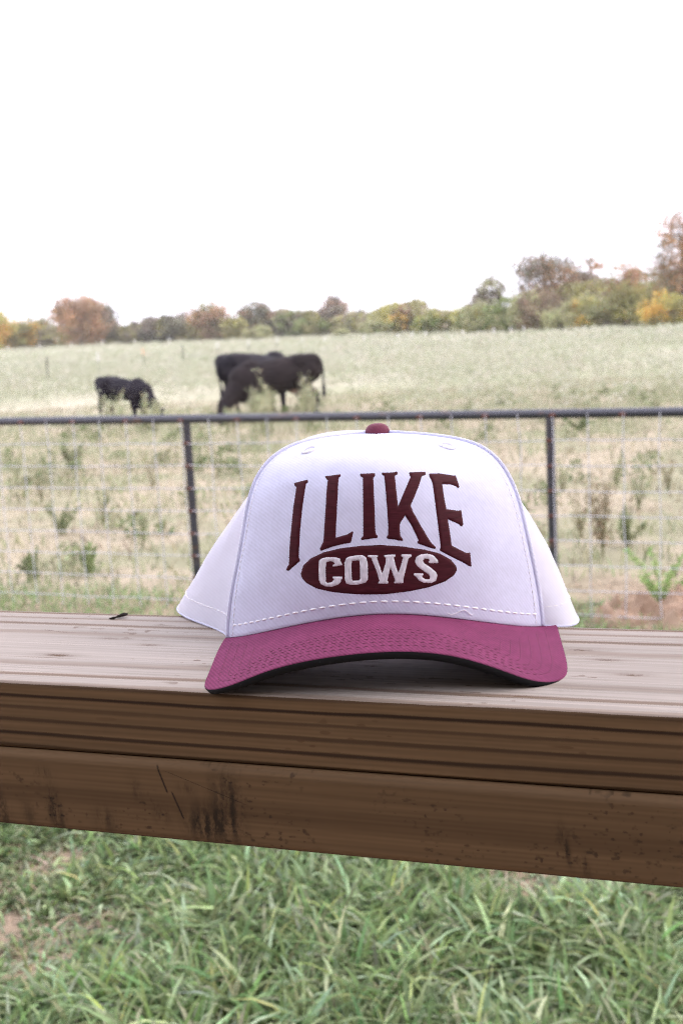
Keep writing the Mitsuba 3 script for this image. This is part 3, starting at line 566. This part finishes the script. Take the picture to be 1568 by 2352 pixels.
# ---------------------------------------------------------------- the cap: meshes
def nrm_grid(G):
    du, dv = np.gradient(G, axis=0), np.gradient(G, axis=1); n = np.cross(du, dv)
    return n / (np.linalg.norm(n, axis=-1, keepdims=True) + 1e-12)
def outward(G, c=np.array([.003, .02, .03])):
    n = nrm_grid(G); n[:, -3:] = n[:, -4:-3]
    s = np.sign(((G - c) * n).sum(-1)); s = np.sign(s.sum()); return n * s
def shell(G, th=.0014, wr=0., seed=0):
    n = outward(G)
    P = G.copy()
    if wr: P = P + n * (wr * (meshkit.fbm(G * 34, 3, seed) - .5))[..., None] * sm(0, .08, np.linspace(0, 1, G.shape[1]))[None, :, None] * (sm(0, .1, np.linspace(0, 1, G.shape[0])) * sm(1, .9, np.linspace(0, 1, G.shape[0])))[:, None, None]
    lo = P[:, 0] - n[:, 0] * th * .5 - [0, 0, th * .4]
    full = np.concatenate([(P - n * th)[:, ::-1], lo[:, None], P], 1)
    return full, P, n
bc = thing('baseball_cap', 'white baseball cap with pink brim and maroon embroidered front standing on the rail', 'cap')
pin = np.exp(-((np.linspace(0, 1, 97) - .487) / .022) ** 2)[:, None] * (sm(.80, .87, np.linspace(0, 1, 73)) * sm(1.02, .95, np.linspace(0, 1, 73)))[None]
FRONT = FRONT - outward(FRONT) * (.0016 * pin)[..., None]      # the short sewn dart pinches the top
FS, FP, FN = shell(FRONT, wr=.0022, seed=4)
fp = obj('front_panel', mikit.ply(grid_mesh(cap(FS)), 'white_cloth', True), bc, 'stiff white front panel carrying the embroidery')
for nm, G, sd in (('side_panel', LSIDE, 5), ('side_panel', RSIDE, 6), ('back_panel', LBACK, 7), ('back_panel', RBACK, 8)):
    S, P, n = shell(G, wr=.0026, seed=sd)
    V, F = grid_mesh(P)
    if nm == 'back_panel':                                  # the half-round opening above the strap
        d = np.hypot((V[F].mean(1)[:, 0] - .005) * 1.0, V[F].mean(1)[:, 2] * 1.0); F = F[(d > .047) | (V[F].mean(1)[:, 1] < .05)]
    k_ = obj(nm, mikit.ply((cap(V), F), 'thin_white_cloth', True), bc)
    obj('hem', mikit.ply(tube(cap(P[:, 0] - n[:, 0] * .0002), .0006, 6), 'white_cloth', True), k_)
    if nm == 'side_panel': SIDEP = locals().get('SIDEP', []) + [(P, n)]
BK = np.concatenate([LBACK, RBACK[::-1][1:]], 0)          # strap across the opening and the bound edge above it
zz = BK[20:-20, :7] * [1, 1.01, 1]; obj('strap', mikit.ply(grid_mesh(cap(np.concatenate([zz, zz[:, ::-1] * [1, .985, 1], zz[:, :1]], 1))), 'white_thread', True), bc)
bi = LinearNDInterpolator(BK[..., [0, 2]].reshape(-1, 2), BK[..., 1].reshape(-1))
an = np.linspace(.06, math.pi - .06, 40); q = np.stack([.005 + .047 * np.cos(an), .003 + .047 * np.sin(an)], -1); yb = bi(q); okb = np.isfinite(yb)
obj('opening_binding', mikit.ply(tube(cap(np.column_stack([q[:, 0], yb, q[:, 1]])[okb]), .0028, 6), 'white_thread', True), bc)
for row in (0, -1):                                        # corded seams either side of the front panel
    c = FP[row] + FN[row] * .0003
    obj('seam_cord', mikit.ply(tube(cap(c), .00115, 8), 'white_cloth', True), bc)
def dashes(path, nrm, length, gap, r, lift=.0002):
    """a row of stitches along a polyline"""
    seg = np.linalg.norm(np.diff(path, axis=0), axis=1); s = np.concatenate([[0], np.cumsum(seg)])
    out = []; at = gap
    while at + length < s[-1]:
        q = np.linspace(at, at + length, 5); p = np.array([np.interp(q, s, path[:, i]) for i in range(3)]).T; nn = np.array([np.interp(q, s, nrm[:, i]) for i in range(3)]).T
        p = p + nn * (lift - r * .9 + r * 1.1 * np.sin(np.linspace(0, np.pi, 5)))[:, None]
        out.append(tube(cap(p), [r * .5, r, r, r, r * .5], 5)); at += length + gap
    return join(out)
vi = np.linspace(0, 1, 73)
def frow(z_off):                                            # a line on the front panel a given way above its lower edge
    seg = np.concatenate([np.zeros((97, 1)), np.cumsum(np.linalg.norm(np.diff(FP, axis=1), axis=-1), 1)], 1)
    P = np.array([[np.interp(z_off, seg[i], FP[i, :, k]) for k in range(3)] for i in range(97)]); Q = np.array([[np.interp(z_off, seg[i], FN[i, :, k]) for k in range(3)] for i in range(97)])
    return P, Q
P, Q = frow(.0065); obj('stitching', mikit.ply(dashes(P[2:-2], Q[2:-2], .0040, .0016, .00052), 'white_thread', True), fp, kind='stuff')
for k in (3, -4): obj('stitching', mikit.ply(dashes(FP[k, :62], FN[k, :62], .0026, .0008, .00022), 'white_thread', True), fp, kind='stuff')
for (P_, n_) in SIDEP:
    obj('hem_stitching', mikit.ply(dashes(P_[1:, 4], n_[1:, 4], .0034, .001, .00030), 'white_thread', True), bc, kind='stuff')
for i, j in ((18, 61), (82, 62)):                           # sewn eyelets
    c, n = FP[i, j], FN[i, j]; a_ = np.cross(n, [0, 0, 1]); a_ /= np.linalg.norm(a_); b_ = np.cross(n, a_)
    an = np.linspace(0, 2 * np.pi, 25)
    ring = c + n * .0003 + .0042 * (np.cos(an)[:, None] * a_ + np.sin(an)[:, None] * b_)
    obj('eyelet', mikit.ply(tube(cap(ring), .0008, 8, False), 'white_thread', True), fp)
    obj('eyelet_hole', mikit.ply(tube(cap(np.stack([c - n * .0002, c + n * .0004])), .0022, 12), 'eyelet_dark'), fp)
dl = FP[47, 60:71] + FN[47, 60:71] * .0002
obj('dart_seam', mikit.ply(tube(cap(dl), np.linspace(.0003, .0010, 11), 6), 'white_cloth', True), fp)
# button
t = np.linspace(0, np.pi / 2, 12); pr_ = np.stack([.0073 * np.cos(t) ** .75, .0054 * np.sin(t)], -1)
bt = trimesh.creation.revolve(np.vstack([[[.0066, -.0016]], pr_]), sections=40)
obj('button', mikit.ply((cap(bt.vertices + [.003, .036, .1068]), bt.faces), 'maroon_cloth', True), bc, 'maroon cloth covered button on the crown')
# brim
NS, NV = 121, 25
ss = np.linspace(0, 1, NS); outer = CubicSpline(OUTK, OUT)(ss)
si = .5 + .5 * np.sign(ss - .5) * np.abs(2 * ss - 1) ** 1.35; si = np.clip(.5 + (si - .5), 0, 1)
inn = CubicSpline(np.linspace(0, 1, 97), inner)(si) + [0, .12, -.05]
vv = np.linspace(0, 1, NV)[None, :, None]
B = ((1 - vv) * inn[:, None] + vv * outer[:, None]) / 100.
B[..., 2] += .0016 * (np.sin(np.pi * vv[..., 0]) * np.sin(np.pi * ss)[:, None])
bn = nrm_grid(B); bn[:4] = bn[4]; bn[-4:] = bn[-5]; bn *= np.sign(bn[..., 2].sum())
TH = .0043 * (.62 + .38 * sm(.12, .36, np.minimum(ss, 1 - ss)))[:, None]
edge_out = np.gradient(B[:, -1], axis=0); edge_out = np.cross(edge_out, bn[:, -1]); edge_out /= np.linalg.norm(edge_out, axis=1, keepdims=True)
edge_out *= np.sign((edge_out * (B[:, -1] - B[:, -2])).sum())
def rim(a0, a1, k): return np.stack([B[:, -1] - bn[:, -1] * TH / 2 + bn[:, -1] * (TH / 2) * math.cos(t) + edge_out * .0013 * math.sin(t) for t in np.linspace(a0, a1, k)], 1)
top = np.concatenate([B[:, :-1], rim(0, math.pi * .22, 5)], 1)
bot = np.concatenate([rim(math.pi * .22, math.pi, 6), (B - bn * TH[:, None])[:, ::-1]], 1)
br = obj('brim', mikit.ply(grid_mesh(cap(top)), 'pink_cloth', True), bc, 'curved dusty pink brim')
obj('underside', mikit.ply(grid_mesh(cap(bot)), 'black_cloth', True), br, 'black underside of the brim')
st = []
for k in range(6):                                          # rows of stitches that follow the brim's edge
    d = 6.5 + 5.0 * k
    Bv = B * 1000; seg = np.concatenate([np.zeros((NS, 1)), np.cumsum(np.linalg.norm(np.diff(Bv[:, ::-1], axis=1), axis=-1), 1)], 1)
    eff = d * np.clip(.35 + 1.6 * np.minimum(ss, 1 - ss) * 2.2, 0, 1) if k else d + 0 * ss
    ln, ok = [], []
    poly = Polygon(np.vstack([B[:, -1, :2], B[::-1, 0, :2]]) * 1000).buffer(0)
    inset = Polygon(B[:, -1, :2] * 1000).buffer(0)
    from shapely.geometry import LineString
    off = poly.buffer(-d, join_style=1)
    if off.is_empty: continue
    off = max(getattr(off, 'geoms', [off]), key=lambda g_: g_.area)
    ring = np.array(LineString(off.exterior.coords).segmentize(1.2).coords)[:-1]
    front = np.array([LineString(B[:, 0, :2] * 1000).distance(Point(p)) > d + 1.5 for p in ring])
    i0 = np.argmax(~front & np.roll(front, -1)) if (~front).any() else 0
    ring, front = np.roll(ring, -i0 - 1, 0), np.roll(front, -i0 - 1)
    ring = ring[:int(front.sum())] if front[:int(front.sum())].all() else ring[front]
    zi = LinearNDInterpolator(B[..., :2].reshape(-1, 2) * 1000, B[..., 2].reshape(-1))
    ni = LinearNDInterpolator(B[..., :2].reshape(-1, 2) * 1000, bn.reshape(-1, 3))
    pz, pn = zi(ring), ni(ring); good = np.isfinite(pz)
    P = np.column_stack([ring[good] / 1000, pz[good]])
    if len(P) > 10: st.append(dashes(P, pn[good], .0029, .0010, .00026, .00004))
obj('stitching', mikit.ply(join(st), 'pink_thread', True), br, kind='stuff')

# ---------------------------------------------------------------- embroidery on the front panel (outlines in centimetres, front elevation)
DESIGN = {
 'I': [(-3.98,8.78), (-3.23,8.97), (-3.20,8.87), (-3.33,8.79), (-3.35,8.64), (-3.54,7.55), (-3.69,6.34), (-3.80,5.06), (-3.72,4.89), (-4.41,4.30), (-4.53,4.34), (-4.35,4.64), (-4.26,5.65), (-4.14,6.64), (-4.01,7.62), (-3.90,8.27), (-3.84,8.60), (-3.95,8.67)],
 'L': [(-2.21,9.18), (-2.05,9.18), (-1.41,9.28), (-1.39,9.20), (-1.51,9.13), (-1.55,8.48), (-1.64,7.38), (-1.74,6.14), (-1.69,6.13), (-1.08,6.29), (-0.78,6.47), (-0.94,5.89), (-1.30,5.84), (-1.92,5.69), (-2.55,5.46), (-2.58,5.55), (-2.37,5.92), (-2.32,6.40), (-2.21,7.53), (-2.14,8.41), (-2.07,8.99), (-2.20,9.11)],
 'I2': [(-0.33,9.29), (0.43,9.30), (0.44,9.19), (0.34,9.10), (0.36,7.94), (0.36,6.44), (0.40,6.24), (0.46,6.22), (0.46,6.10), (0.31,6.10), (-0.36,6.01), (-0.38,6.10), (-0.25,6.20), (-0.20,7.76), (-0.18,9.12), (-0.32,9.20)],
 'K': [(0.82,9.31), (0.96,9.29), (1.40,9.28), (1.60,9.31), (1.61,9.21), (1.46,9.13), (1.51,8.47), (1.58,7.57), (1.87,8.17), (2.31,9.02), (2.24,9.10), (2.24,9.22), (3.06,9.15), (3.06,9.03), (2.87,9.01), (2.66,8.49), (2.31,7.79), (2.22,7.64), (2.33,7.31), (2.75,6.48), (3.17,5.71), (3.25,5.59), (3.44,5.42), (3.40,5.33), (3.12,5.44), (2.51,5.72), (2.53,5.80), (2.60,5.81), (2.52,6.02), (2.22,6.69), (1.93,7.17), (1.63,6.75), (1.62,6.50), (1.64,6.13), (1.78,5.96), (1.74,5.89), (1.33,5.99), (0.96,6.05), (0.96,6.14), (1.03,6.21), (1.06,6.61), (1.04,7.48), (1.00,8.30), (0.94,9.16), (0.81,9.24)],
 'E': [(3.25,9.05), (3.76,9.00), (4.20,8.89), (4.66,8.77), (4.81,8.25), (4.78,8.18), (4.66,8.30), (4.39,8.42), (3.91,8.51), (3.96,7.93), (4.07,7.23), (4.70,7.06), (4.85,7.08), (4.88,6.78), (4.92,6.35), (4.83,6.28), (4.71,6.42), (4.11,6.76), (4.20,6.03), (4.26,5.38), (4.65,5.12), (5.02,4.88), (5.22,4.87), (5.26,4.16), (5.20,4.18), (4.79,4.49), (4.30,4.80), (3.65,5.23), (3.72,5.41), (3.66,6.10), (3.58,7.03), (3.51,7.83), (3.44,8.53), (3.39,8.73), (3.29,8.91)],
 'oval': [(-3.69,4.21), (-3.52,4.65), (-3.09,5.03), (-2.39,5.36), (-1.53,5.58), (-0.41,5.70), (0.63,5.72), (1.76,5.59), (2.83,5.34), (3.64,5.05), (4.18,4.68), (4.46,4.29), (4.48,4.10), (4.31,3.86), (3.86,3.62), (3.03,3.42), (1.93,3.30), (0.85,3.24), (-0.08,3.24), (-1.07,3.29), (-2.02,3.37), (-2.87,3.52), (-3.38,3.76), (-3.63,3.99)],
 'c': [(-2.63,4.94), (-2.46,5.07), (-2.17,5.13), (-1.77,5.14), (-1.52,5.08), (-1.45,4.87), (-1.38,4.74), (-1.68,4.69), (-1.92,4.66), (-1.91,4.75), (-1.77,4.78), (-1.84,4.89), (-2.01,4.94), (-2.23,4.88), (-2.29,4.58), (-2.31,3.87), (-2.22,3.81), (-1.99,3.86), (-1.86,4.00), (-1.94,4.08), (-1.93,4.15), (-1.42,4.16), (-1.43,4.03), (-1.51,4.00), (-1.52,3.87), (-1.63,3.76), (-2.01,3.62), (-2.34,3.64), (-2.60,3.75), (-2.67,3.97), (-2.67,4.51)],
 'o': [(-1.04,5.17), (-0.65,5.24), (-0.32,5.24), (-0.14,5.11), (-0.08,4.81), (-0.11,4.00), (-0.22,3.85), (-0.66,3.74), (-0.99,3.73), (-1.24,3.82), (-1.30,4.06), (-1.28,4.87), (-1.18,5.09)],
 'oh': [(-0.89,4.96), (-0.50,4.99), (-0.48,4.60), (-0.49,4.04), (-0.57,3.97), (-0.87,3.94), (-0.94,4.04), (-0.92,4.77)],
 'w': [(-0.06,5.24), (0.46,5.22), (0.46,5.14), (0.39,5.11), (0.50,4.74), (0.64,4.29), (0.83,4.78), (0.86,5.10), (0.77,5.13), (0.78,5.22), (1.34,5.22), (1.35,5.10), (1.26,5.08), (1.34,4.65), (1.46,4.26), (1.64,4.73), (1.74,5.06), (1.65,5.09), (1.66,5.21), (2.18,5.17), (2.17,5.07), (2.01,4.98), (1.88,4.56), (1.69,3.89), (1.71,3.74), (1.22,3.76), (1.22,3.84), (1.30,3.86), (1.19,4.22), (1.07,4.58), (0.88,3.91), (0.93,3.88), (0.92,3.76), (0.41,3.78), (0.43,3.87), (0.49,3.90), (0.38,4.37), (0.11,5.10), (-0.06,5.14)],
 's': [(3.51,4.58), (3.00,4.64), (3.02,4.72), (3.08,4.77), (3.03,4.85), (2.82,4.90), (2.73,4.80), (2.78,4.66), (3.07,4.44), (3.38,4.14), (3.44,3.97), (3.37,3.71), (3.14,3.61), (2.76,3.66), (2.50,3.80), (2.34,4.03), (2.23,4.12), (2.24,4.20), (2.73,4.14), (2.74,4.07), (2.67,4.04), (2.67,3.95), (2.85,3.82), (3.04,3.82), (3.07,3.93), (3.00,4.07), (2.68,4.32), (2.42,4.56), (2.33,4.79), (2.39,5.00), (2.61,5.11), (2.93,5.13), (3.26,5.03), (3.41,4.84), (3.49,4.75)],
}
gg = FP[:, :66].reshape(-1, 3); fy = LinearNDInterpolator(gg[:, [0, 2]] * 100, gg[:, 1]); fn_ = LinearNDInterpolator(gg[:, [0, 2]] * 100, FN[:, :66].reshape(-1, 3))
def embroider(pts, hole=None, lift=.0002, rise=.0006, rad=.13, step=.055):
    """a padded patch of satin stitch with rounded edges lying on the panel"""
    pg = Polygon(pts, [hole] if hole else None).buffer(0).buffer(-.03).buffer(.045).simplify(.004)
    b = [np.array(r_.coords)[:-1] for r_ in [pg.segmentize(step * .8).exterior, *pg.segmentize(step * .8).interiors]]
    x0, y0, x1, y1 = pg.bounds
    gx_, gz_ = np.meshgrid(np.arange(x0, x1, step), np.arange(y0, y1, step)); q = np.stack([gx_.ravel(), gz_.ravel()], -1) + rng.normal(size=(gx_.size, 2)) * step * .08
    inn_ = pg.buffer(-step * .5); q = np.array([p for p in q if inn_.contains(Point(p))]).reshape(-1, 2)
    allp = np.vstack(b + [q]); nb = sum(map(len, b)); tri = Delaunay(allp).simplices
    cen = allp[tri].mean(1); big = pg.buffer(.002); tri = tri[[big.contains(Point(c)) for c in cen]]
    dist = np.array([pg.boundary.distance(Point(p)) for p in allp]); dist[:nb] = 0
    hgt = lift + rise * np.sqrt(np.clip(1 - (1 - np.minimum(dist / rad, 1)) ** 2, 0, 1))
    S = np.column_stack([allp[:, 0] / 100, fy(allp), allp[:, 1] / 100]); n = fn_(allp)
    topv = S + n * hgt[:, None]
    at = 0; side_v, side_f = [], []
    for ring in b:                                          # skirt down to the cloth
        m = len(ring); tv = topv[at:at + m]; bv = S[at:at + m] - n[at:at + m] * .0006
        o = len(topv) + sum(map(len, side_v)); side_v.append(np.vstack([tv, bv]))
        for k in range(m): k2 = (k + 1) % m; side_f += [(o + k, o + k2, o + m + k2), (o + k, o + m + k2, o + m + k)]
        at += m
    V = np.vstack([topv] + side_v)
    a2 = allp[tri]; ccw = np.cross(a2[:, 1] - a2[:, 0], a2[:, 2] - a2[:, 0]) if False else (a2[:, 1, 0] - a2[:, 0, 0]) * (a2[:, 2, 1] - a2[:, 0, 1]) - (a2[:, 1, 1] - a2[:, 0, 1]) * (a2[:, 2, 0] - a2[:, 0, 0])
    tri = np.where((ccw < 0)[:, None], tri[:, ::-1], tri)
    return cap(V), np.vstack([tri, np.array(side_f)])
for k, lab in (('I', 'raised maroon letter I standing apart on the left'), ('L', 'raised maroon letter L'), ('I2', 'raised maroon letter I between L and K'), ('K', 'raised maroon letter K'), ('E', 'raised maroon letter E')):
    obj('embroidered_letter', mikit.ply(embroider(DESIGN[k]), 'maroon_thread', True), fp, lab)
obj('embroidered_oval', mikit.ply(embroider(DESIGN['oval'], rise=.0006, rad=.12, step=.08), 'maroon_thread', True), fp, 'maroon embroidered oval under the tall letters')
for k, lab in (('c', 'C'), ('o', 'O'), ('w', 'W'), ('s', 'S')):
    obj('embroidered_letter', mikit.ply(embroider(DESIGN[k], DESIGN['oh'] if k == 'o' else None, lift=.0007, rise=.0004, rad=.10, step=.05), 'silver_thread', True), fp, f'pale letter {lab} on the maroon oval')
# loose thread ends at the hem of the front panel
q = np.array([(3.9, 1.95, .02), (4.3, 1.86, .03), (4.65, 1.98, .05), (4.9, 1.9, .06), (5.05, 1.72, .06), (5.25, 1.70, .03)])
th = CubicSpline(np.arange(6), q)(np.linspace(0, 5, 30)); y_ = fy(th[:, :2])
nn = fn_(th[:, :2]); ok = np.isfinite(y_)
obj('loose_thread', mikit.ply(tube(cap((np.column_stack([th[:, 0] / 100, y_, th[:, 1] / 100]) + nn * (th[:, 2] / 100)[:, None])[ok]), .0002, 5), 'white_thread', True), fp)
# ---------------------------------------------------------------- thin evening haze that pales the far treeline
scene['haze_air'] = {'type': 'homogeneous', 'albedo': rgb(.95, .95, .95), 'sigma_t': .0004}
scene['camera']['medium'] = {'type': 'ref', 'id': 'haze_air'}
obj('haze', {'type': 'cube', 'to_world': T().translate([0, 735, 8]).scale([2100, 790, 12]), 'bsdf': {'type': 'null'}, 'interior': {'type': 'ref', 'id': 'haze_air'}}, kind='stuff')
labels['haze']['label'] = 'pale evening haze over the field'
